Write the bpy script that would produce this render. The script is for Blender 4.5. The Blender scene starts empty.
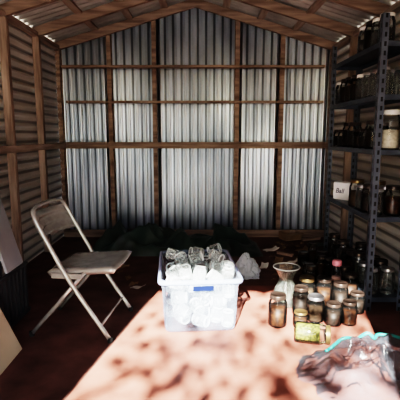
import bpy, bmesh, math, random
from mathutils import Vector, Matrix, Euler, noise
R = math.radians
S = bpy.context.scene
COL = S.collection
random.seed(7)

# ------------------------------------------------------------------ helpers
def mat(name, col, rough=.7, metal=0., col2=None, scale=(6,6,6), bump=0., detail=5., spec=.4, lo=.35, hi=.65, bscale=None):
    m = bpy.data.materials.new(name); m.use_nodes = True
    nt = m.node_tree; b = nt.nodes['Principled BSDF']
    b.inputs['Roughness'].default_value = rough; b.inputs['Metallic'].default_value = metal
    b.inputs['Specular IOR Level'].default_value = spec
    tc = nt.nodes.new('ShaderNodeTexCoord'); mp = nt.nodes.new('ShaderNodeMapping')
    mp.inputs['Scale'].default_value = scale
    n = nt.nodes.new('ShaderNodeTexNoise'); n.inputs['Scale'].default_value = 1; n.inputs['Detail'].default_value = detail
    nt.links.new(tc.outputs['Object'], mp.inputs[0]); nt.links.new(mp.outputs[0], n.inputs['Vector'])
    r = nt.nodes.new('ShaderNodeValToRGB')
    c2 = col2 or tuple(c*.72 for c in col)
    r.color_ramp.elements[0].position = lo; r.color_ramp.elements[1].position = hi
    r.color_ramp.elements[0].color = (*c2, 1); r.color_ramp.elements[1].color = (*col, 1)
    nt.links.new(n.outputs['Fac'], r.inputs[0]); nt.links.new(r.outputs[0], b.inputs['Base Color'])
    if bump:
        bp = nt.nodes.new('ShaderNodeBump'); bp.inputs['Strength'].default_value = bump; bp.inputs['Distance'].default_value = .01
        nt.links.new(n.outputs['Fac'], bp.inputs['Height']); nt.links.new(bp.outputs[0], b.inputs['Normal'])
    return m

def mth(m, op, a, bb=None, v=None):
    N = m.node_tree.nodes; L = m.node_tree.links
    n = N.new('ShaderNodeMath'); n.operation = op
    L.new(a, n.inputs[0])
    if bb is not None: L.new(bb, n.inputs[1])
    if v is not None: n.inputs[1].default_value = v
    return n.outputs[0]
def valley_shade(m, axis, pitch, phase, dark, p0=.35, p1=.95):
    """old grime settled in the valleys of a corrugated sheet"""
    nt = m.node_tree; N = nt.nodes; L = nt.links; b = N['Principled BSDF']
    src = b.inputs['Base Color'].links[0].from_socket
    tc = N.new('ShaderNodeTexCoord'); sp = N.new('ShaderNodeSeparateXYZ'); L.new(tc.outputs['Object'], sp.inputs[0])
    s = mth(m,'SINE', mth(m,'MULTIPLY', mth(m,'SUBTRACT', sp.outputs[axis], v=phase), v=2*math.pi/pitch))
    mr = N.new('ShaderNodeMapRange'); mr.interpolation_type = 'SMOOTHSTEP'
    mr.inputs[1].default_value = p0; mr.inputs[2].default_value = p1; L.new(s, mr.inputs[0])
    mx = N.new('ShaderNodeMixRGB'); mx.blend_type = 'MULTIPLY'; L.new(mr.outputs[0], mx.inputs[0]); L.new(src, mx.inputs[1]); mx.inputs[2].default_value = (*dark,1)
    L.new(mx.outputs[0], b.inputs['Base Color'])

def thin(name, tint=(.93,.97,.95), haze=(.8,.85,.85), hazef=.08, blend=.35, gl=.9, rough=.04, transl=False, hazevar=0.):
    """thin see-through sheet: transparent + glossy by facing + a little haze"""
    m = bpy.data.materials.new(name); m.use_nodes = True
    nt = m.node_tree; N = nt.nodes; L = nt.links
    N.remove(N['Principled BSDF']); out = N['Material Output']
    t = N.new('ShaderNodeBsdfTransparent'); t.inputs[0].default_value = (*tint,1)
    g = N.new('ShaderNodeBsdfGlossy'); g.inputs['Roughness'].default_value = rough; g.inputs[0].default_value = (gl,gl,gl,1)
    d = N.new('ShaderNodeBsdfTranslucent' if transl else 'ShaderNodeBsdfDiffuse'); d.inputs[0].default_value = (*haze,1)
    if transl:
        d2 = N.new('ShaderNodeBsdfDiffuse'); d2.inputs[0].default_value = (*haze,1)
        mm = N.new('ShaderNodeMixShader'); mm.inputs[0].default_value = .5
        L.new(d.outputs[0], mm.inputs[1]); L.new(d2.outputs[0], mm.inputs[2]); dout = mm.outputs[0]
    else: dout = d.outputs[0]
    lw = N.new('ShaderNodeLayerWeight'); lw.inputs[0].default_value = blend
    m1 = N.new('ShaderNodeMixShader'); L.new(lw.outputs['Fresnel'], m1.inputs[0]); L.new(t.outputs[0], m1.inputs[1]); L.new(g.outputs[0], m1.inputs[2])
    m2 = N.new('ShaderNodeMixShader'); m2.inputs[0].default_value = hazef
    if hazevar:
        tc = N.new('ShaderNodeTexCoord'); n = N.new('ShaderNodeTexNoise'); n.inputs['Scale'].default_value = 9; n.inputs['Detail'].default_value = 4
        L.new(tc.outputs['Object'], n.inputs['Vector'])
        mr = N.new('ShaderNodeMapRange'); mr.inputs[1].default_value=.35; mr.inputs[2].default_value=.65
        mr.inputs[3].default_value = max(0,hazef-hazevar); mr.inputs[4].default_value = hazef+hazevar
        L.new(n.outputs['Fac'], mr.inputs[0]); L.new(mr.outputs[0], m2.inputs[0])
    L.new(m1.outputs[0], m2.inputs[1]); L.new(dout, m2.inputs[2]); L.new(m2.outputs[0], out.inputs[0])
    return m

def slotted(base):
    """rack posts: punched slots, by object coordinates along the angle iron"""
    m = base.copy(); m.name = 'punched_steel'
    nt = m.node_tree; N = nt.nodes; L = nt.links; b = N['Principled BSDF']
    src = b.inputs['Base Color'].links[0].from_socket
    tc = N.new('ShaderNodeTexCoord'); sp = N.new('ShaderNodeSeparateXYZ'); L.new(tc.outputs['Object'], sp.inputs[0])
    w = mth(m,'MAXIMUM', mth(m,'ABSOLUTE', sp.outputs[0]), mth(m,'ABSOLUTE', sp.outputs[1]))
    a = mth(m,'LESS_THAN', mth(m,'ABSOLUTE', mth(m,'SUBTRACT', w, v=.023)), v=.0075)
    z = mth(m,'LESS_THAN', mth(m,'FRACT', mth(m,'MULTIPLY', sp.outputs[2], v=17.)), v=.5)
    mk = mth(m,'MULTIPLY', a, z)
    mx = N.new('ShaderNodeMixRGB'); L.new(mk, mx.inputs[0]); L.new(src, mx.inputs[1]); mx.inputs[2].default_value = (.003,.004,.005,1)
    L.new(mx.outputs[0], b.inputs['Base Color'])
    return m

def obj(name, bm, m, parent=None, smooth=False, label=None):
    me = bpy.data.meshes.new(name)
    bmesh.ops.recalc_face_normals(bm, faces=bm.faces)
    bm.to_mesh(me); bm.free()
    if m: me.materials.append(m)
    if smooth:
        for p in me.polygons: p.use_smooth = True
    o = bpy.data.objects.new(name, me); COL.objects.link(o)
    if parent: o.parent = parent
    if label: o['label'] = label
    return o
def tag(o, label, cat, group=None, kind=None):
    o['label'] = label; o['category'] = cat
    if group: o['group'] = group
    if kind: o['kind'] = kind
    return o
def thing(name, label, cat, loc=(0,0,0), rot=(0,0,0), group=None):
    o = bpy.data.objects.new(name, None); COL.objects.link(o)
    o.location = loc; o.rotation_euler = rot; o.empty_display_size = .05
    return tag(o, label, cat, group)
def struct(name, bm, m, smooth=False):
    o = obj(name, bm, m, None, smooth); o['kind'] = 'structure'; return o
def dup(root, loc, rot, label, group=None):
    r = root.copy(); COL.objects.link(r); r.location = loc; r.rotation_euler = rot; r['label'] = label
    if group: r['group'] = group
    elif 'group' in r: del r['group']
    for ch in list(root.children):
        c = ch.copy(); COL.objects.link(c); c.parent = r
        for g in list(ch.children):
            d = g.copy(); COL.objects.link(d); d.parent = c
    return r

def box(bm, x0,x1,y0,y1,z0,z1, mx=None, bev=0):
    vs = [bm.verts.new(p) for p in ((x0,y0,z0),(x1,y0,z0),(x1,y1,z0),(x0,y1,z0),(x0,y0,z1),(x1,y0,z1),(x1,y1,z1),(x0,y1,z1))]
    fs = [bm.faces.new([vs[i] for i in f]) for f in ((3,2,1,0),(4,5,6,7),(0,1,5,4),(1,2,6,5),(2,3,7,6),(3,0,4,7))]
    if bev:
        es = list({e for f in fs for e in f.edges})
        r = bmesh.ops.bevel(bm, geom=es, offset=bev, segments=2, affect='EDGES', profile=.5)
    if mx:
        bmesh.ops.transform(bm, matrix=mx, verts=[v for v in bm.verts if v.is_valid] if bev else vs)
    return bm
def nbox(*a, **k): return box(bmesh.new(), *a, **k)
def lathe(bm, prof, seg=24, closed=False):
    rings = []
    for r, z in prof:
        if r < 1e-5: rings.append([bm.verts.new((0,0,z))])
        else: rings.append([bm.verts.new((r*math.cos(2*math.pi*i/seg), r*math.sin(2*math.pi*i/seg), z)) for i in range(seg)])
    if closed: rings.append(rings[0])
    for a, b in zip(rings, rings[1:]):
        for i in range(seg):
            j = (i+1) % seg
            if len(a)==1 and len(b)==1: continue
            if len(a)==1: bm.faces.new((a[0], b[j], b[i]))
            elif len(b)==1: bm.faces.new((a[i], a[j], b[0]))
            else: bm.faces.new((a[i], a[j], b[j], b[i]))
    return bm
def tube(bm, pts, r, seg=10, cap=True):
    pts = [Vector(p) for p in pts]; rings = []
    up = None
    for i, p in enumerate(pts):
        d = (pts[min(i+1,len(pts)-1)] - pts[max(i-1,0)]).normalized()
        if up is None: up = Vector((0,0,1)) if abs(d.z) < .9 else Vector((1,0,0))
        a = d.cross(up).normalized(); b = a.cross(d).normalized(); up = b
        rr = r[i] if isinstance(r,(list,tuple)) else r
        rings.append([bm.verts.new(p + rr*(math.cos(2*math.pi*k/seg)*a + math.sin(2*math.pi*k/seg)*b)) for k in range(seg)])
    for a, b in zip(rings, rings[1:]):
        for k in range(seg):
            bm.faces.new((a[k], a[(k+1)%seg], b[(k+1)%seg], b[k]))
    if cap: bm.faces.new(rings[0]); bm.faces.new(rings[-1])
    return bm
def smoothpath(pts, n=6):
    pts = [Vector(p) for p in pts]; out = []
    P = [pts[0]] + pts + [pts[-1]]
    for i in range(1, len(P)-2):
        for k in range(n):
            t = k/n; a,b,c,d = P[i-1:i+3]
            out.append(.5*((2*b)+(c-a)*t+(2*a-5*b+4*c-d)*t*t+(3*b-a-3*c+d)*t**3))
    return out + [pts[-1]]

# ------------------------------------------------------------------ camera
CAMH, PITCH, F = 1.25, R(8.8), 420.
cam = bpy.data.cameras.new('camera'); co = bpy.data.objects.new('camera', cam); COL.objects.link(co)
co.location = (0,0,CAMH); co.rotation_euler = (R(90)-PITCH,0,0)
cam.sensor_width = 36; cam.lens = F/400*36; cam.clip_start = .02
S.camera = co
def at(px, py, z=0.):
    v = (200-py)/F; u = (px-200)/F
    dz = -math.sin(PITCH)+v*math.cos(PITCH); dy = math.cos(PITCH)+v*math.sin(PITCH)
    t = (z-CAMH)/dz
    return Vector((u*t, dy*t, z))

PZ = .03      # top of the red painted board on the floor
XL, XR, YF, YB = -1.70, 1.60, -.30, 5.22
XC, EAVE, PEAK = -.055, 2.28, 2.77
NB = 34; PB = (XR-XL+.04)/NB
NSD = 24; PS = (EAVE+.04)/NSD
# ------------------------------------------------------------------ materials
M = {}
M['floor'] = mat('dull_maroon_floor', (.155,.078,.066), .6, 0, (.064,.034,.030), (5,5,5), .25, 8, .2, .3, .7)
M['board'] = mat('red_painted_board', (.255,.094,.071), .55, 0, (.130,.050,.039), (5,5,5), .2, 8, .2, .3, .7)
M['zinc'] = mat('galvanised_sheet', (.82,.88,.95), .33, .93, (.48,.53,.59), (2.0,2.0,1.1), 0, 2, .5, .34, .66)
valley_shade(M['zinc'], 0, PB, XL-.02, (.22,.23,.25))  # cavity shade painted into the rib valleys of the back wall
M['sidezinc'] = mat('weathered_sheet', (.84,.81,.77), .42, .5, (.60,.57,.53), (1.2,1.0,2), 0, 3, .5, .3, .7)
valley_shade(M['sidezinc'], 2, PS, 0, (.42,.42,.42))  # side walls get the same painted valley shade, milder
M['roofzinc'] = mat('roof_sheet', (.46,.43,.40), .5, .4, (.30,.28,.26), (3,3,3), 0)
M['wood'] = mat('old_timber', (.41,.315,.255), .8, 0, (.17,.12,.092), (22,22,2.5), .3, 6)
M['woodx'] = mat('old_timber_x', (.32,.235,.183), .8, 0, (.14,.095,.072), (2.5,22,22), .3, 6)
M['woody'] = mat('old_timber_y', (.42,.33,.27), .8, 0, (.25,.185,.148), (22,2.5,22), .3, 6)
M['rack'] = mat('blue_grey_steel', (.066,.082,.105), .40, .3, (.040,.050,.067), (9,9,9), .05)
M['post'] = slotted(mat('post_steel', (.110,.130,.162), .40, .3, (.075,.09,.115), (9,9,9), .05))
M['chair'] = mat('worn_grey_enamel', (.46,.455,.43), .24, .5, (.36,.355,.335), (16,16,16), .05)
M['rubber'] = mat('dark_rubber', (.02,.02,.02), .8)
M['glass'] = thin('clear_jar_glass', tint=(.96,.97,.95), blend=.22, hazef=.004, gl=.85, rough=.03)
M['bglass'] = thin('pale_jar_glass', tint=(.97,.985,.98), haze=(.84,.90,.90), hazef=.16, blend=.27, transl=True)
M['rimglass'] = thin('thick_glass_rim', tint=(.92,.96,.95), haze=(.92,.96,.96), hazef=.72, blend=.4, transl=True)
M['dglass'] = thin('dusty_jar_glass', tint=(.85,.89,.87), haze=(.45,.48,.49), hazef=.07, blend=.34)
M['vglass'] = thin('clear_vase_glass', tint=(.96,.97,.94), haze=(.80,.86,.80), hazef=.05, blend=.42, transl=True)
M['bin'] = thin('cloudy_plastic', tint=(.87,.92,.97), haze=(.50,.61,.80), hazef=.18, blend=.14, rough=.25, transl=True, hazevar=.04)
M['rim'] = thin('cloudy_plastic_rim', tint=(.86,.92,.98), haze=(.50,.62,.82), hazef=.36, blend=.2, rough=.25, transl=True)
M['bag'] = thin('clear_bag_film', tint=(.90,.92,.95), haze=(.29,.33,.39), hazef=.16, blend=.24, rough=.18, gl=.5, transl=True, hazevar=.06)
M['white'] = mat('white_plastic', (.80,.80,.80), .4, 0, (.72,.72,.73))
M['whitebag'] = thin('white_bag_film', tint=(.9,.93,.97), haze=(.82,.87,.93), hazef=.82, blend=.2, rough=.3, transl=True)
M['green'] = mat('dark_tarp', (.034,.060,.051), .36, 0, (.016,.030,.026), (6,6,6), 0, 3, .55)
M['lid_dark'] = mat('dark_metal_lid', (.050,.036,.030), .3, .6)
M['lid_gold'] = mat('brass_lid', (.22,.15,.075), .35, .8)
M['lid_white'] = mat('white_lid', (.82,.82,.80), .4)
M['lid_zinc'] = mat('zinc_lid', (.45,.45,.47), .3, .9)
M['lid_pink'] = mat('pink_lid', (.75,.28,.34), .4)
M['lid_teal'] = mat('teal_plastic', (.025,.20,.185), .5)
M['c_brown'] = mat('amber_preserve', (.042,.015,.006), .5, 0, (.011,.005,.003), (45,45,45), 0, 5, .15)
M['c_dark'] = mat('dark_preserve', (.012,.007,.005), .5, 0, (.005,.003,.002), (45,45,45), 0, 5, .15)
M['c_grey'] = mat('brown_grain', (.050,.031,.019), .7, 0, (.018,.012,.008), (70,70,70), 0, 5, .15)
M['c_white'] = mat('pale_oats', (.50,.46,.39), .8, 0, (.36,.32,.26), (60,60,60))
M['c_green'] = mat('green_peas', (.115,.104,.024), .6, 0, (.030,.034,.008), (80,80,80), .6, 2, .3, .42, .58)
M['c_pink'] = mat('pink_powder', (.5,.33,.30), .7, 0, (.4,.22,.20), (40,40,40))
M['paper'] = mat('label_paper', (.68,.66,.60), .8)
M['blue'] = mat('blue_print', (.003,.008,.040), .6, 0, None, (6,6,6), 0, 2, .1)
M['slat'] = mat('black_slats', (.058,.061,.066), .45, 0, (.038,.040,.044), (3,30,3))
M['paleboard'] = mat('pale_grey_board', (.36,.37,.38), .7, 0, (.29,.30,.31), (3,3,3))
M['ply'] = mat('bare_plywood', (.50,.42,.31), .7, 0, (.41,.33,.23), (20,3,3), .1)
M['leaf'] = mat('dry_leaf', (.28,.18,.10), .8, 0, (.13,.08,.045), (20,20,20))
M['foliage'] = mat('tree_leaf', (.09,.19,.04), .6, 0, (.05,.11,.02), (4,4,4))
M['bark'] = mat('tree_bark', (.10,.07,.05), .9, 0, (.05,.035,.025), (12,12,2), .5)
M['lawn'] = mat('pale_gravel', (.48,.47,.44), .9, 0, (.34,.33,.31), (9,9,9), .3)  # pale surface invented so the sunlit ground brightens gable and roof
M['card'] = mat('brown_cardboard', (.25,.17,.105), .8, 0, (.18,.12,.075), (5,5,5))

# ------------------------------------------------------------------ the shed
def roofz(x): return PEAK - (PEAK-EAVE)*abs(x-XC)/((XR-XL)/2)
struct('floor', nbox(XL-.05, XR+.05, YF-.05, YB+.05, -.08, 0), M['floor'])
# back wall: vertical corrugation
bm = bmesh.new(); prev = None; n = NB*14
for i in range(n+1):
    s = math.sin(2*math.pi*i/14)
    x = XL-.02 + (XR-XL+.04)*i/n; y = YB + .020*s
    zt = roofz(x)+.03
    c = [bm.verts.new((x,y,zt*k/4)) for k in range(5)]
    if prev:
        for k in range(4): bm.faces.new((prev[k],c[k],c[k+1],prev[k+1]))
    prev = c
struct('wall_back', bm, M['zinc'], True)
# side walls: horizontal corrugation
for nm, x, sg in (('wall_left',XL,-1), ('wall_right',XR,1)):
    bm = bmesh.new(); prev = None; n = NSD*12
    for i in range(n+1):
        z = (EAVE+.04)*i/n; xx = x + sg*(.018*math.sin(2*math.pi*i/12))
        c = [bm.verts.new((xx, YF+(YB-YF)*k/3, z)) for k in range(4)]
        if prev:
            for k in range(3): bm.faces.new((prev[k],c[k],c[k+1],prev[k+1]))
        prev = c
    struct(nm, bm, M['sidezinc'], True)
# roof: corrugation running down the slope
bm = bmesh.new()
for sx in (-1,1):
    prev = None; n = 54*8
    xe = XL-.15 if sx<0 else XR+.15
    for i in range(n+1):
        y = YF-.15 + (YB-YF+.3)*i/n; dz = .022*math.sin(2*math.pi*i/8) + .058
        c = [bm.verts.new((XC+(xe-XC)*k/3, y, roofz(XC+(xe-XC)*k/3)+dz)) for k in range(4)]
        if prev:
            for k in range(3): bm.faces.new((prev[k],c[k],c[k+1],prev[k+1]))
        prev = c
struct('ceiling', bm, M['roofzinc'], True)
# front wall with the open doorway
DX0, DX1, DZ = -1.13, .47, 2.22
bm = bmesh.new()
box(bm, XL-.03, DX0, YF-.05, YF, 0, 2.3); box(bm, DX1, XR+.03, YF-.05, YF, 0, 2.3); box(bm, DX0, DX1, YF-.05, YF, DZ, 2.3)
vs = [bm.verts.new(p) for p in ((XL-.03,YF-.025,2.3),(XR+.03,YF-.025,2.3),(XC,YF-.025,PEAK+.06))]; bm.faces.new(vs)
struct('wall_front', bm, M['woodx'])
TR = [0]
def trim(bm, m):
    TR[0] += 1
    return struct('trim_%d' % TR[0], bm, m)
YS = YB-.024
for x, w in ((XL+.03,.05),(-1.07,.05),(-.54,.05),(.44,.055),(.97,.05),(XR-.03,.05)):
    trim(nbox(x-w/2, x+w/2, YS-.09, YS, 0, roofz(x)-.05), M['woodx'])
trim(nbox(XL+.02, XR-.02, YS-.13, YS-.09, 1.09, 1.165), M['woodx'])       # middle rail
trim(nbox(XL+.02, XR-.02, YS-.13, YS-.09, .0, .09), M['woodx'])            # bottom rail
def rafter(y, w=.045, h=.095):
    for sx in (-1,1):
        xe = XL+.01 if sx<0 else XR-.01
        bm = bmesh.new()
        P = [(XC,PEAK+.02),(xe,roofz(xe)+.02),(xe,roofz(xe)+.02-h),(XC,PEAK+.02-h)]
        a = [bm.verts.new((p[0],y-w/2,p[1])) for p in P]; b = [bm.verts.new((p[0],y+w/2,p[1])) for p in P]
        bm.faces.new(a); bm.faces.new(b[::-1])
        for i in range(4): bm.faces.new((a[i],a[(i+1)%4],b[(i+1)%4],b[i]))
        trim(bm, M['woodx'])
for y in (YS-.11, 4.42, 3.70, 2.95, 2.2, 1.4, .6): rafter(y)
for y in (4.42, 3.70, 2.95, 2.2, 1.4, .6):
    trim(nbox(XL+.019, XL+.085, y-.025, y+.025, 0, roofz(XL)-.04), M['wood'])
    trim(nbox(XR-.085, XR-.019, y-.025, y+.025, 0, roofz(XR)-.04), M['wood'])
for xa in (XL+.05, XR-.05): trim(nbox(xa-.03, xa+.035, YF+.02, YS-.16, EAVE-.06, EAVE-.015), M['woody'])
trim(nbox(XL+.085, XL+.115, YF+.05, YS-.14, 1.10, 1.16), M['woody'])
for d in (.35,.75,1.15):
    for sx in (-1,1):
        x = XC+sx*d; trim(nbox(x-.04,x+.04, YF, YB-.02, roofz(x)+.012, roofz(x)+.034), M['woody'])
tag(obj('shelf_board', nbox(-1.60, 1.44, YS-.19, YS-.09, 2.02, 2.045), M['woodx']), 'upper narrow wooden shelf board across the corrugated back wall', 'shelf')
tag(obj('shelf_board', nbox(-1.56, 1.44, YS-.19, YS-.09, 1.62, 1.645), M['woodx']), 'lower narrow wooden shelf board across the back wall, above the thick rail', 'shelf')

# ------------------------------------------------------------------ the red painted board under the bin and the jars
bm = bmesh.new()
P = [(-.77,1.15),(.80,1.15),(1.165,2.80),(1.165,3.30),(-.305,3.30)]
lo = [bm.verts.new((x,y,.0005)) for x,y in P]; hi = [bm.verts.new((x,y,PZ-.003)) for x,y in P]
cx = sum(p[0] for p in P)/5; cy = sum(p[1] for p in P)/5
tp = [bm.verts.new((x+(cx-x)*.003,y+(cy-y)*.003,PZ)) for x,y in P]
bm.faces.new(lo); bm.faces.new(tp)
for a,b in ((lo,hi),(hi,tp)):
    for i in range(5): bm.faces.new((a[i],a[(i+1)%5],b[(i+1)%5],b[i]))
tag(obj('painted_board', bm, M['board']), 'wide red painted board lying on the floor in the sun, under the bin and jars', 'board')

# ------------------------------------------------------------------ outside: unseen ground, made pale to bounce fill light indoors, and the tree that dapples the sun
o = struct('ground', nbox(-14,12,-22,16,-.2,-.085), M['lawn'])
SUN = Vector((.22,1,-.625))
def shadowspot(px, py, k): 
    return at(px,py) - SUN*k
bm = bmesh.new()
spots = [(207,352,.08),(180,364,.07),(290,346,.05),(258,360,.09),(228,376,.06),(330,394,.07),(245,398,.05),(200,392,.04),(355,352,.06),(310,372,.09),(285,386,.06),(303,308,.08),(340,318,.10),(325,326,.05),(355,372,.07),(150,348,.05),(160,318,.04),(140,368,.03)]
rng = random.Random(3)
def leafquad(bm, c, s):
    q = Euler((rng.uniform(-.9,.2),rng.uniform(-.6,.6),rng.uniform(0,6))).to_matrix()
    pts = [(-1,0,0),(-.4,.55,.08),(.45,.5,.05),(1.0,0,-.1),(.45,-.5,.05),(-.4,-.55,.08)]
    bm.faces.new([bm.verts.new(c + q @ (Vector(p)*s)) for p in pts])
for px,py,r in spots:
    k = rng.uniform(5.2,6.6); c = shadowspot(px,py,k)
    for _ in range(max(5,int(22*(r/.10)**2))):
        leafquad(bm, c + Vector((rng.gauss(0,1)*1.45,rng.gauss(0,1)*1.8,rng.gauss(0,1)*.5))*r, rng.uniform(.040,.068))
for _ in range(56):
    c = shadowspot(rng.uniform(60,400), rng.uniform(305,420), rng.uniform(5.0,6.6)); leafquad(bm, c, rng.uniform(.045,.070))
for _ in range(1300):                                                        # upper crown above the sun's path
    a = rng.uniform(0,6.28); rr = rng.uniform(0,1.9)
    leafquad(bm, Vector((-2.0+rr*math.cos(a), -6.5+rr*math.sin(a), 8.0+rng.uniform(-.3,1.5))), rng.uniform(.06,.12))
tree = thing('tree', 'leafy tree outside the open doorway casting the dappled shade', 'tree', (0,0,0))
obj('foliage', bm, M['foliage'], tree)
bm = bmesh.new()
tube(bm, smoothpath([(-3.6,-7.2,-.1),(-3.5,-7.1,2),(-3.1,-6.8,4),(-2.3,-6.5,7.0),(-2,-6.4,8.3)]), [.16-.005*i for i in range(25)])
tube(bm, smoothpath([(-3.1,-6.8,4),(-2.3,-5.0,4.0),(-1.2,-3.6,3.8)]), [.04-.0028*i for i in range(13)], 6)
obj('trunk', bm, M['bark'], tree, True)

# ------------------------------------------------------------------ folding chair
def folding_chair(loc, rz):
    t = thing('folding_chair', 'worn grey metal folding chair with a contoured backrest, standing by the left wall', 'chair', loc, (0,0,rz))
    w = .235; r = .0145
    pts = [(.250,-w,.012),(.02,-w,.36),(-.13,-w+.005,.63),(-.195,-w+.012,.760),(-.215,-w+.05,.804),(-.222,-w+.12,.817),(-.224,0,.821),(-.222,w-.12,.817),(-.215,w-.05,.804),(-.195,w-.012,.760),(-.13,w-.005,.63),(.02,w,.36),(.250,w,.012)]
    obj('back_frame', tube(bmesh.new(), smoothpath(pts,5), r, 10), M['chair'], t, True)
    for s in (-1,1):
        obj('rear_leg', tube(bmesh.new(), [(-.27,s*(w-.03),.012),(-.1,s*(w-.03),.205),(.09,s*(w-.03),.425)], .0130, 10), M['chair'], t, True)
        obj('rubber_foot', lathe(bmesh.new(), [(0,0),(.016,0),(.017,.03),(.0,.03)],12), M['rubber'], t).location = (.248,s*w,0)
        obj('rubber_foot', lathe(bmesh.new(), [(0,0),(.016,0),(.017,.03),(.0,.03)],12), M['rubber'], t).location = (-.268,s*(w-.03),0)
        obj('hinge_bar', nbox(-.11,.08,s*(w-.013)-.003,s*(w-.013)+.003,.390,.42), M['chair'], t)
    obj('stretcher', tube(bmesh.new(), [(-.215,-w+.03,.08),(-.215,w-.03,.08)], .008, 8), M['chair'], t, True)
    obj('stretcher', tube(bmesh.new(), [(.19,-w,.10),(.19,w,.10)], .008, 8), M['chair'], t, True)
    bm = bmesh.new(); nx, ny = 16, 16; g = []
    for i in range(nx+1):
        row = []
        for j in range(ny+1):
            u = i/nx*2-1; v = j/ny*2-1
            x = .065+u*.225*math.sqrt(1-.10*v*v) ; y = v*(.213-.012*(u<0)*abs(u))*math.sqrt(1-.06*u*u)
            e = max(abs(u),abs(v))
            z = .455 - .012*(1-e**4) - .022*max(0,(e-.86)/.14)**2 + .016*u
            row.append(bm.verts.new((x,y,z)))
        g.append(row)
    for i in range(nx):
        for j in range(ny): bm.faces.new((g[i][j],g[i+1][j],g[i+1][j+1],g[i][j+1]))
    o = obj('seat', bm, M['chair'], t, True)
    so = o.modifiers.new('thick','SOLIDIFY'); so.thickness = .030; so.offset = -1
    bm = bmesh.new()
    def bp(u, h):
        y = u*(w-.013); z = .615+.165*h
        rib = .016*(abs(math.sin(h*math.pi*3))**2)*(1 if abs(u)<.86 else 0)
        x = -.122-.47*(z-.615) - .055*(1-u*u) + rib
        return (x,y,z)
    cols = 40; rows = 36
    gv = [[bm.verts.new(bp(i/cols*2-1, j/rows)) for j in range(rows+1)] for i in range(cols+1)]
    for i in range(cols):
        for j in range(rows): bm.faces.new((gv[i][j],gv[i+1][j],gv[i+1][j+1],gv[i][j+1]))
    o = obj('backrest', bm, M['chair'], t, True)
    so = o.modifiers.new('thick','SOLIDIFY'); so.thickness = .009
    return t
folding_chair((-.770,2.66,0), R(-6))

# ------------------------------------------------------------------ jars
def jarbm(h, r, neck=.82, seg=22):
    return lathe(bmesh.new(), [(0,.004),(r*.55,.004),(r*.88,0),(r*.97,.006),(r,.016),(r,.70*h),(r*.97,.75*h),(neck*r+.002,.83*h),(neck*r,.86*h),(neck*r+.002,.875*h),(neck*r*.97,.89*h),(neck*r*.97,.965*h),(neck*r*.9,.975*h),(neck*r*.88,.89*h)], seg)
def lidbm(h, r, neck=.82, seg=22):
    q = neck*r
    return lathe(bmesh.new(), [(q*1.04,.875*h),(q*1.10,.88*h),(q*1.07,.90*h),(q*1.07,.975*h),(q*1.04,.998*h),(q*.92,h),(q*.90,.994*h),(0,.994*h)], seg)
def contbm(h, r, fill, seg=20):
    return lathe(bmesh.new(), [(0,.008),(r*.85,.008),(r*.96,.016),(r*.96,min(fill,.70)*h),(0,(min(fill,.70)+.008)*h)], seg)
def ringbm(R0, r0, z, seg=22):
    return lathe(bmesh.new(), [(R0+r0*math.cos(2*math.pi*k/7), z+r0*math.sin(2*math.pi*k/7)) for k in range(7)], seg, True)
KINDS = { # height, radius, glass, lid, contents, fill
 'quart_brown': (.21,.060,'glass','lid_dark','c_brown',.62), 'quart_dark': (.20,.056,'glass','lid_dark','c_dark',.66),
 'quart_grey': (.215,.060,'glass','lid_gold','c_grey',.58), 'quart_empty': (.19,.052,'dglass','lid_zinc',None,0),
 'pint_dark': (.145,.054,'glass','lid_dark','c_dark',.62), 'pint_brown': (.155,.050,'glass','lid_dark','c_brown',.62),
 'pint_grey': (.17,.060,'glass','lid_zinc','c_grey',.55), 'pint_open': (.098,.040,'bglass',None,None,0),
 'pint_white': (.098,.040,'bglass','lid_white',None,0), 'half_gold': (.088,.040,'bglass','lid_zinc',None,0),
 'tall_white': (.27,.068,'glass','lid_white','c_white',.50), 'tall_dark': (.24,.056,'dglass','lid_dark','c_dark',.68),
 'pea': (.205,.062,'glass','lid_gold','c_green',.70), 'low_gold': (.105,.048,'glass','lid_gold','c_brown',.60),
 'quart_wht': (.19,.054,'dglass','lid_white','c_dark',.5), 'slim': (.23,.044,'glass','lid_dark','c_brown',.68),
}
PROTO = {}
def jar(kind, loc, label, group=None, rot=(0,0,0), name='glass_jar'):
    if kind in PROTO: return dup(PROTO[kind], loc, rot, label, group)
    h,r,g,l,c,f = KINDS[kind]
    t = thing(name, label, 'jar', loc, rot, group)
    obj('glass', jarbm(h,r), M[g], t, True)
    if c: obj('contents', contbm(h,r,f), M[c], t, True)
    if l: obj('lid', lidbm(h,r), M[l], t, True)
    if g == 'bglass':
        if not l: obj('rim', ringbm(r*.79,.0046,h*.975), M['rimglass'], t, True)
        obj('foot_ring', ringbm(r*.86,.0040,.006), M['rimglass'], t, True)
    PROTO[kind] = t
    return t

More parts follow.
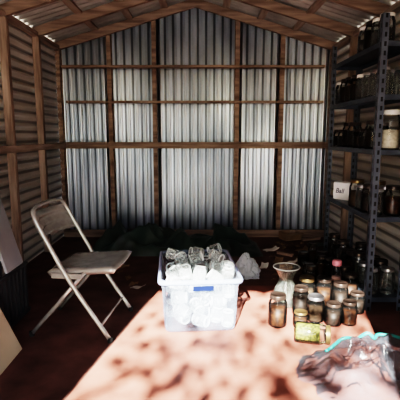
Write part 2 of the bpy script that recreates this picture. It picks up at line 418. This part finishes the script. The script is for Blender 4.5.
FJ = [
 (279,329,'quart_brown','amber-brown jar with a dark lid nearest the plastic bin, in front of the vase'),
 (303,318,'quart_dark','dark-filled jar just right of the front brown jar, behind the lying jar'),
 (319,324,'pint_grey','jar of brown grain with a grey lid right behind the lying jar'),
 (335,327,'pint_dark','short dark jar in the front row, third from the lone brown jar'),
 (349,327,'pint_brown','short brown jar with a dark lid at the right end of the front row'),
 (312,309,'quart_grey','tall jar of brown grain with a brass lid in the middle of the cluster'),
 (326,310,'quart_brown','tall brown jar mid-cluster, below the pink-lidded bottle'),
 (340,312,'quart_dark','tall dark jar mid-cluster, near the steel rack'),
 (310,300,'low_gold','low squat jar with a brass lid tucked right of the glass vase'),
 (322,299,'pint_brown','short brown jar with a dark lid left of the pink-lidded bottle'),
 (350,302,'quart_brown','tall brown jar at the back of the cluster beside the rack post'),
 (346,298,'slim','tall slim brown jar just right of the pink-lidded bottle'),
 (352,314,'pint_dark','short dark jar near the foot of the rack post'),
 (318,298,'slim','tall slim brown jar at the back left of the cluster, behind the vase'),
 (330,302,'pint_dark','short dark jar in the thick of the cluster, right before the pink-lidded bottle'),
 (302,330,'low_gold','low squat jar with a brass lid between the front brown jar and lying jar'),
]
RX0, RX1, RY0, RY1 = 1.185, 1.45, 2.86, 3.92
items = []
for px,py,k,lab in FJ:
    p = at(px,py,PZ); p.y += KINDS[k][1]; items.append([p, KINDS[k][1], k, lab])
pv = at(291,308,PZ)+Vector((0,.05,0)); items.append([pv, .088, 'VASE', '']); pb = at(336,299,PZ)+Vector((0,.04,0)); items.append([pb,.043,'BOTTLE',''])
p = at(297,347,PZ); items.append([Vector((p.x+.03,p.y+.06,PZ)),.066,'FIX','']); items.append([Vector((p.x+.12,p.y+.03,PZ)),.066,'FIX','']); pl = p
for _ in range(400):
    for i in range(len(items)):
        for j in range(i):
            d = items[i][0]-items[j][0]; need = items[i][1]+items[j][1]+.002
            if d.length < need:
                s = d.normalized()*(need-d.length)*.5
                if items[i][2] != 'FIX': items[i][0] += s
                if items[j][2] != 'FIX': items[j][0] -= s
    for it in items:
        lim = min(1.165, .80+.2212*(it[0].y-1.15))
        it[0].x = min(it[0].x, lim-.55*it[1], RX0-.012-it[1]); it[0].y = min(it[0].y, 3.29-it[1])
for p,r,k,lab in items:
    if k in KINDS: jar(k, p, lab)
jar('pea', (pl.x, pl.y+.075, PZ+.0625), 'glass jar of yellow-green split peas lying on its side before the cluster', None, (0,R(90),R(-14)))
t = thing('bottle', 'slim clear bottle with a pink lid standing at the back of the jar cluster', 'bottle', items[-3][0])
obj('glass', lathe(bmesh.new(), [(0,.003),(.036,0),(.042,.01),(.042,.19),(.036,.215),(.030,.23),(.030,.26)],20), M['glass'], t, True)
obj('contents', lathe(bmesh.new(), [(0,.008),(.038,.01),(.038,.16),(0,.162)],20), M['c_pink'], t, True)
obj('lid', lathe(bmesh.new(), [(.032,.25),(.035,.253),(.035,.285),(.032,.29),(0,.29)],20), M['lid_pink'], t, True)
t = thing('vase', 'clear glass vase with a flared mouth standing beside the plastic bin', 'vase', items[-4][0])
obj('body', lathe(bmesh.new(), [(0,.006),(.054,.0),(.075,.012),(.088,.055),(.087,.105),(.071,.150),(.053,.182),(.049,.202),(.060,.235),(.084,.275),(.097,.291),(.087,.280),(.057,.235),(.045,.202),(.049,.182),(.067,.147),(.083,.105),(.084,.055),(.070,.016),(0,.012)],28), M['vglass'], t, True)
obj('rim', ringbm(.094,.004,.290,28), M['rimglass'], t, True)

# ------------------------------------------------------------------ plastic bin
BIN = thing('storage_bin', 'large cloudy clear plastic storage bin heaped with empty glass jars', 'bin', (-.02,2.79,PZ), (0,0,R(4.5)))
def rrect(hx, hy, r, z, n=5):
    out = []
    for cx,cy,a0 in ((hx-r,hy-r,0),(-hx+r,hy-r,90),(-hx+r,-hy+r,180),(hx-r,-hy+r,270)):
        for k in range(n+1):
            a = R(a0+90*k/n); out.append((cx+r*math.cos(a), cy+r*math.sin(a), z))
    return out
def loops(bm, ls, capfirst=False):
    rs = [[bm.verts.new(p) for p in l] for l in ls]
    for a,b in zip(rs,rs[1:]):
        n = len(a)
        for i in range(n): bm.faces.new((a[i],a[(i+1)%n],b[(i+1)%n],b[i]))
    if capfirst: bm.faces.new(rs[0][::-1])
    return bm
HB = .345
def hw(z): return .222+.024*z/HB
def hd(z): return .318+.024*z/HB
obj('body', loops(bmesh.new(), [rrect(hw(z)-d,hd(z)-d,.045,z) for z,d in ((0,.012),(.006,.002),(.02,0),(.15,0),(.155,.003),(.29,.003),(.295,0),(.335,0))], True), M['bin'], BIN, True)
obj('rim', loops(bmesh.new(), [rrect(hw(HB)+a,hd(HB)+a,.05,z) for a,z in ((.001,.33),(.016,.322),(.018,.335),(.014,.347),(.002,.350),(-.004,.346),(-.003,.33))]), M['rim'], BIN, True)
for s in (-1,1):
    b = nbox(-.075,.075,s*(hd(.30))-.012,s*(hd(.30))+.012,.285,.318, bev=.006)
    obj('handle', b, M['rim'], BIN, True)
obj('sticker', nbox(-.050,.075,-hd(.3)-.026,-hd(.3)-.0122,.286,.314), M['blue'], BIN, label='dark blue sticker on the handle')
BM = Matrix.Translation(BIN.location) @ Euler(BIN.rotation_euler).to_matrix().to_4x4()
rng = random.Random(11)
BG = 'jars heaped in the plastic bin'; BL = 'empty clear glass jar heaped in the cloudy plastic bin'
BLW = 'clear glass jar with a white lid heaped in the cloudy plastic bin'
BLG = 'small clear glass jar with a grey lid heaped in the cloudy plastic bin'
placed = []
def caps(c, d, h, r):
    L = max(0, h/2-r*.75); return [c-d*L, c, c+d*L]
def clash(pts, r):
    for q, rr in placed:
        need = (r+rr)*1.04; c0 = q[1]
        if (pts[1]-c0).length > need+.05: continue
        for a in pts:
            for b in q:
                if (a-b).length < need: return True
    return False
def drop(kd, tries, zmin, zmax):
    h, r = KINDS[kd][0], KINDS[kd][1]
    best = None
    for _ in range(tries):
        x = rng.uniform(-.19,.19); y = rng.uniform(-.29,.29)
        e = Euler((rng.uniform(R(-80),R(110)),0,rng.uniform(-1.5,1.5)))
        d = e.to_matrix() @ Vector((0,0,1))
        lim = .220-(h/2*abs(d.x)+r*math.sqrt(max(0,1-d.x*d.x))); limy = .316-(h/2*abs(d.y)+r*math.sqrt(max(0,1-d.y*d.y)))
        x = max(-lim,min(lim,x)); y = max(-limy,min(limy,y))
        z = max(zmin, .010+h/2*abs(d.z)+r*math.sqrt(max(0,1-d.z*d.z)))
        while z < (zmax if best is None else best[0]):
            c = Vector((x,y,z))
            if not clash(caps(c,d,h,r), r):
                best = (z,c,d,e); break
            z += .010
    if best is None: return
    z,c,d,e = best
    placed.append((caps(c,d,h,r), r))
    cw = BM @ c; ew = (BM.to_3x3() @ e.to_matrix()).to_euler()
    off = ew.to_matrix() @ Vector((0,0,h/2))
    jar(kd, cw-off, {'pint_open':BL,'pint_white':BLW,'half_gold':BLG}[kd], {'pint_open':BG,'pint_white':'white-lidded jars in the plastic bin','half_gold':'grey-lidded jars in the plastic bin'}[kd], ew)
SEQ = ['pint_open','pint_open','pint_open','pint_open','half_gold','pint_open','pint_open','pint_open','pint_white','pint_open','pint_open']
for n_ in range(180): drop(SEQ[n_%11], 46, .03, .375)

# ------------------------------------------------------------------ steel rack
LV = [.10,.685,1.15,1.517,1.86]
rack = thing('shelving_rack', 'dark blue-grey steel shelving rack along the right wall, stocked with jars', 'rack', (RX0,RY0,0))
def ang(sx, sy):
    bm = bmesh.new(); a, th = .042, .004
    P = [(0,0),(a,0),(a,th),(th,th),(th,a),(0,a)]
    lo = [bm.verts.new((x*sx,y*sy,0)) for x,y in P]; hi = [bm.verts.new((x*sx,y*sy,2.03)) for x,y in P]
    bm.faces.new(lo); bm.faces.new(hi)
    for i in range(6): bm.faces.new((lo[i],lo[(i+1)%6],hi[(i+1)%6],hi[i]))
    return bm
for x,y,sx,sy in ((0,0,1,1),(RX1-RX0,0,-1,1),(0,RY1-RY0,1,-1),(RX1-RX0,RY1-RY0,-1,-1)):
    o = obj('post', ang(sx,sy), M['post'], rack); o.location = (x,y,0)
W, D = RX1-RX0, RY1-RY0
for z in LV:
    bm = bmesh.new(); box(bm, .005,W-.005,.005,D-.005,z-.004,z)
    box(bm,.005,.009,.005,D-.005,z-.035,z-.004); box(bm,W-.009,W-.005,.005,D-.005,z-.035,z-.004)
    box(bm,.009,W-.009,.005,.009,z-.035,z-.004); box(bm,.009,W-.009,D-.009,D-.005,z-.035,z-.004)
    obj('shelf', bm, M['rack'], rack)
ORD = ['first','second','third','fourth','fifth','sixth','seventh','eighth']
SH = {0:'bottom',1:'second lowest',2:'middle',3:'second highest',4:'top'}
pools = {0:['tall_dark','quart_dark','quart_empty','quart_brown'],1:['quart_dark','quart_empty','quart_brown','quart_grey'],2:['quart_dark','pint_dark','quart_empty','quart_dark'],3:['quart_dark','quart_empty','quart_dark','quart_wht'],4:['quart_wht','quart_dark']}
ADJ = {'quart_empty':'empty','quart_wht':'white-lidded','quart_brown':'brown','quart_grey':'brass-lidded'}
rng = random.Random(5)
for li, z in enumerate(LV):
    for j in range(8 if li<4 else 4):
        y = RY0+.105+j*.122
        if li == 1 and j >= 4: continue
        k = rng.choice(pools[li])
        if li == 2 and j == 0: continue
        if li == 4 and j == 0: k = 'quart_wht'
        jar(k, (RX0+.070,y,z+.0005), '%s jar on the rack\'s %s shelf, aisle side, %s from the near end' % (ADJ.get(k,'dark'), SH[li], ORD[j]))
    for j in range(5 if li<4 else 0):
        k = rng.choice(pools[li])
        if li == 2 and j == 0: continue
        if li == 1 and j == 4: continue
        jar(k, (RX0+.193,RY0+.105+j*.13,z+.0005), '%s jar on the rack\'s %s shelf, wall side, %s from the near end' % (ADJ.get(k,'dark'), SH[li], ORD[j]))
jar('tall_white', (RX0+.13,RY0+.09,1.1505), 'big clear glass jar with a white lid at the near end of the rack')
t = thing('carton', 'small white carton with dark lettering at the far end of the rack shelf', 'box', (RX0+.118,RY1-.23,.6855), (0,0,R(36)))
obj('body', nbox(-.060,.060,-.10,.10,0,.15,bev=.003), M['white'], t)
obj('flap', nbox(-.056,.0,-.098,.098,.151,.153), M['white'], t)
def lettering(txt, size, loc, rot, parent):
    cu = bpy.data.curves.new('lettering','FONT'); cu.body = txt; cu.size = size; cu.shear = .25; cu.extrude = .0006; cu.align_x = 'CENTER'; cu.offset = .001
    tmp = bpy.data.objects.new('tmp', cu); COL.objects.link(tmp)
    dg = bpy.context.evaluated_depsgraph_get(); me = bpy.data.meshes.new_from_object(tmp.evaluated_get(dg))
    bpy.data.objects.remove(tmp); me.name = 'lettering'
    me.materials.clear(); me.materials.append(M['blue'])
    o = bpy.data.objects.new('lettering', me); COL.objects.link(o); o.parent = parent; o.location = loc; o.rotation_euler = rot
    return o
lettering('Ball', .060, (-.0612,.034,.058), (R(90),0,R(-90)), t)
for px,py,k,lab in ((322,272,'quart_dark','dark jar on the floor by the far foot of the rack'),(308,280,'pint_brown','short brown jar with a dark lid on the dim floor behind the jar cluster'),(331,279,'quart_dark','dark jar on the floor below the rack, behind the pink-lidded bottle'),(303,266,'pint_dark','short dark jar farthest back on the dim floor, near the back wall clutter'),
  (312,266,'slim','tall slim brown jar on the dim floor left of the rack\'s far foot'),(320,281,'slim','tall slim brown jar on the dim floor, second row behind the cluster')):
    q = at(px,py); q.x = min(q.x, RX0-.01-KINDS[k][1]); jar(k, q, lab)

# ------------------------------------------------------------------ bags
def crumple(hx,hy,hz, seed, amp, freq, sub=5, zc=.45, pinch=0, fine=.28):
    bm = bmesh.new(); bmesh.ops.create_icosphere(bm, subdivisions=sub, radius=1)
    off = Vector((seed*3.7,seed*1.3,seed*2.1))
    for v in bm.verts:
        p = v.co.normalized()
        n1 = noise.noise(p*freq+off); n2 = 1-abs(noise.noise(p*freq*1.9+off*2))*2; n3 = 1-abs(noise.noise(p*freq*4.2+off))*2
        r = 1+amp*(n1*1.2+.55*n2+fine*n3-.5)
        q = p*r
        if pinch and q.z > 0: 
            f = max(.12, 1-pinch*max(0,q.z)); q.x *= f; q.y *= f
        z = q.z*hz*(1-zc) + hz*zc if q.z>0 else hz*zc + q.z*hz*zc*1.6
        v.co = (q.x*hx, q.y*hy, max(z, .002+.002*n3+.002))
    return bm
bm = bmesh.new(); NX, NY = 170, 60; g = []
for i in range(NX+1):
    row = []
    for j in range(NY+1):
        u = i/NX*2-1; v = j/NY*2-1
        x = u*.93; y = v*.30*(1+.25*noise.noise(Vector((u*4,v,2))))
        p = Vector((x*2.2+4, y*3.0, 1.7))
        n1 = noise.noise(p*.8); n2 = 1-abs(noise.noise(p*1.2+Vector((3,1,0))))*2.8; n3 = 1-abs(noise.noise(p*2.5))*2.4
        prof = (.24+.11*math.cos((u+.62)*3.0)*(u<.45)+.02*math.sin(u*7))*(1-abs(u)**6)*(1-abs(v)**2.4)
        row.append(bm.verts.new((x,y,max(.004,prof*(.50+.35*n1+.42*n2+.24*n3)))))
    g.append(row)
for i in range(NX):
    for j in range(NY): bm.faces.new((g[i][j],g[i+1][j],g[i+1][j+1],g[i][j+1]))
o = tag(obj('tarp', bm, M['green'], None, True), 'dark green-black tarp lying crumpled along the foot of the back wall', 'tarp'); o.location = (-.27,4.52,0)
p = at(247,281)
t = tag(obj('shopping_bag', crumple(.110,.08,.21,5,.36,1.8,5,.32,.42,.45), M['whitebag'], None, True), 'small crumpled white plastic carrier bag just right of the clear bin', 'bag'); t.location = (p.x,p.y+.08,0)
# clear bag in front right
def heap(u, v):
    """rumpled bag film over (u,v) in -1..1"""
    base = .135*(1-u*u*.85)*(1-(abs(v))**3)*(1+.40*u)
    p = Vector((u*2.1+3.1, v*1.7+.7, 0))
    n2 = 1-abs(noise.noise(p*1.0))*2.8; n3 = 1-abs(noise.noise(p*2.1+Vector((5,2,1))))*2.6; n4 = 1-abs(noise.noise(p*4.3+Vector((2,8,1))))*2.2
    return max(.004, base*(.62+.38*n2+.26*n3+.04*n4))
bm = bmesh.new(); NX, NY = 120, 90; g = []
for i in range(NX+1):
    row = []
    for j in range(NY+1):
        u = i/NX*2-1; v = j/NY*2-1
        edge = 1+.16*noise.noise(Vector((u*2,v*2,9)))+.04*noise.noise(Vector((u*6,v*6,4)))
        cu, cv = u*math.sqrt(1-.38*v*v)*edge, v*math.sqrt(1-.38*u*u)*edge
        row.append(bm.verts.new((cu*.38, cv*.24, heap(u,v))))
    g.append(row)
for i in range(NX):
    for j in range(NY): bm.faces.new((g[i][j],g[i+1][j],g[i+1][j+1],g[i][j+1]))
ob = [[v.co.copy() for v in row] for row in g]
t = thing('plastic_bag', 'crumpled clear plastic zip bag lying in front of the jars at the red board edge', 'bag', (.875,2.03,PZ), (0,0,R(16)))
obj('film', bm, M['bag'], t, True)
def onbag(u,v):
    i = round((u+1)/2*NX); j = round((v+1)/2*NY)
    return ob[i][j] + Vector((0,0,.012))
obj('zip_strip', tube(bmesh.new(), smoothpath([onbag(-.45+.12*k, .58-.03*k+.08*math.sin(k*2)) for k in range(11)],4), .009, 8), M['lid_teal'], t, True, 'teal zip strip along the bag mouth')

# ------------------------------------------------------------------ left side: slatted crate and boards
t = thing('slatted_crate', 'low black crate with thin upright slats against the left wall', 'crate', (-1.43,2.5,0))
hx,hy,hz = .19,.38,.36
for s in (-1,1):
    bm = bmesh.new()
    for k in range(13): y = -hy+.02+k*(2*hy-.04)/12; box(bm, s*hx-.008,s*hx+.008, y-.014,y+.014, .02,hz-.015)
    obj('side', bm, M['slat'], t)
    bm = bmesh.new()
    for k in range(7): x = -hx+.02+k*(2*hx-.04)/6; box(bm, x-.014,x+.014, s*hy-.008,s*hy+.008, .02,hz-.015)
    obj('end', bm, M['slat'], t)
bm = bmesh.new()
for z0,z1 in ((0,.024),(hz-.018,hz)):
    box(bm,-hx-.012,-hx+.012,-hy-.012,hy+.012,z0,z1); box(bm,hx-.012,hx+.012,-hy-.012,hy+.012,z0,z1)
    box(bm,-hx+.012,hx-.012,-hy-.012,-hy+.012,z0,z1); box(bm,-hx+.012,hx-.012,hy-.012,hy+.012,z0,z1)
obj('frame', bm, M['slat'], t)
obj('base', nbox(-hx+.014,hx-.014,-hy+.014,hy-.014,.004,.02), M['slat'], t)
a = math.atan2(.33,1.20)
o = tag(obj('board', nbox(-.009,.009,-.12,.12,0,1.24,bev=.002), M['paleboard']), 'long pale grey board leaning from the black crate to the left wall', 'board')
o.location = (-1.245,2.72,hz+.006); o.rotation_euler = (0,-a,0)
o = tag(obj('board', nbox(-.006,.006,-.30,.30,0,.42,bev=.002), M['ply']), 'short bare plywood board leaning against the black crate', 'board')
o.location = (-1.050,2.01,.004); o.rotation_euler = (0,-math.atan2(.160,.36),0)

# ------------------------------------------------------------------ floor litter
rng = random.Random(21)
def leafobj():
    bm = bmesh.new(); pts = [(-1,0,.0),(-.55,.28,.1),(0,.4,.16),(.55,.24,.08),(1.05,0,.12),(.55,-.24,.02),(0,-.4,.1),(-.55,-.28,.04)]
    c = bm.verts.new((0,0,.02)); vs = [bm.verts.new((x*.05,y*.07,z*.14+.003)) for x,y,z in pts]
    for i in range(8): bm.faces.new((c,vs[i],vs[(i+1)%8]))
    return bm
SCR = [(271,251,.16,.10,'paper','large white paper scrap on the floor before the right back panel',.3),(138,289,.12,.06,'paper','white paper scrap on the floor left of the clear bin',-.3),
 (98,265,.13,.08,'paper','white paper scrap on the floor behind the folding chair',.8),(264,268,.10,.07,'paper','white paper scrap right behind the white carrier bag',1.2),
 (293,263,.10,.06,'paper','white paper scrap in the middle of the dim right-hand floor',.1),(317,258,.11,.07,'paper','white paper scrap near the far foot of the steel rack',-.6),(288,277,.09,.06,'paper','small white paper scrap behind the glass vase',.5)]
KEEP = [(at(px,py),r) for px,py,r in ((303,252,.13),(278,262,.11),(318,247,.17),(290,239,.20),(311,240,.16),(285,255,.13),(322,272,.10),(308,280,.10),(331,279,.10),(303,266,.10),(312,266,.09),(320,281,.09),(247,277,.16))] + [(at(s[0],s[1]),s[2]*.6) for s in SCR] + [(it[0],it[1]+.02) for it in items]
first = None; nl = 0
for _ in range(4000):
    if nl >= 46: break
    px, py = (rng.uniform(272,328), rng.uniform(240,290)) if nl < 34 else (rng.uniform(60,140), rng.uniform(266,285))
    p = at(px,py)
    if any((p-q).length < r+.03 for q,r in KEEP) or (p.x > RX0-.08 and p.y < RY1+.05) or p.y < 3.37 and p.x > -.45: continue
    nl += 1; KEEP.append((p,.055))
    if first is None:
        first = tag(obj('dry_leaf', leafobj(), M['leaf']), 'curled brown dry leaf scattered on the dim floor', 'leaf', 'dry leaves on the floor'); o = first
    else: o = first.copy(); COL.objects.link(o)
    o.location = p; o.rotation_euler = (0,0,rng.uniform(0,6)); 
def scrap(px,py,sx,sy,m,lab,cat='scrap',rz=0,h=.006):
    bm = bmesh.new(); n = 6; g = []
    for i in range(n+1):
        g.append([bm.verts.new(((i/n-.5)*sx,(j/n-.5)*sy, h+ .5*h*math.sin(i*1.3+j*.9)+.03*(i/n)**3)) for j in range(n+1)])
    for i in range(n):
        for j in range(n): bm.faces.new((g[i][j],g[i+1][j],g[i+1][j+1],g[i][j+1]))
    o = tag(obj('paper_scrap' if cat=='scrap' else cat.replace(' ','_'), bm, m, None, True), lab, cat); p = at(px,py); o.location = p; o.rotation_euler = (0,0,rz)
for px,py,sx,sy,m,lab,rz in SCR: scrap(px,py,sx,sy,M[m],lab,'scrap',rz,.010)
scrap(303,252,.15,.10,M['card'],'flat brown cardboard piece by the back wall','cardboard',.5,.02)
scrap(278,262,.11,.08,M['card'],'small brown cardboard piece right of the white carrier bag','cardboard',1.1)
scrap(318,247,.24,.12,M['green'],'strip of dark plastic sheet on the floor by the right back corner','plastic sheet',-.2,.03)
p = at(290,239)
t = thing('cardboard_box', 'low open brown cardboard box on the floor by the back wall', 'box', p, (0,0,R(20)))
obj('body', loops(bmesh.new(), [rrect(.11,.08,.004,0,1),rrect(.115,.085,.004,.09,1),rrect(.111,.081,.004,.09,1),rrect(.106,.076,.004,.006,1)], True), M['card'], t)
obj('flap', nbox(-.11,.11,-.15,-.088,.084,.087), M['card'], t)
for px,py,l,rz,lab in ((311,240,.24,.3,'short wood offcut lying right of the low cardboard box'),(285,255,.18,-.7,'short wood offcut lying in front of the low cardboard box')):
    o = tag(obj('wood_offcut', nbox(-l/2,l/2,-.02,.02,0,.03,bev=.002), M['woodx']), lab, 'offcut'); o.location = at(px,py); o.rotation_euler = (0,0,rz)

# ------------------------------------------------------------------ light
sl = bpy.data.lights.new('sun','SUN'); sl.energy = 82; sl.angle = R(.6); sl.color = (1,.94,.86)
so = bpy.data.objects.new('sun', sl); COL.objects.link(so); so.rotation_euler = SUN.to_track_quat('-Z','Y').to_euler(); so.location = (-2,-8,7)
w = bpy.data.worlds.new('world'); S.world = w; w.use_nodes = True
nt = w.node_tree; bg = nt.nodes['Background']
sk = nt.nodes.new('ShaderNodeTexSky'); sk.sky_type = 'NISHITA'; sk.sun_disc = False
sk.sun_elevation = R(31); sk.sun_rotation = R(192)
nt.links.new(sk.outputs[0], bg.inputs[0]); bg.inputs[1].default_value = .55
S.view_settings.view_transform = 'Filmic'; S.view_settings.look = 'Very High Contrast'; S.view_settings.exposure = .0
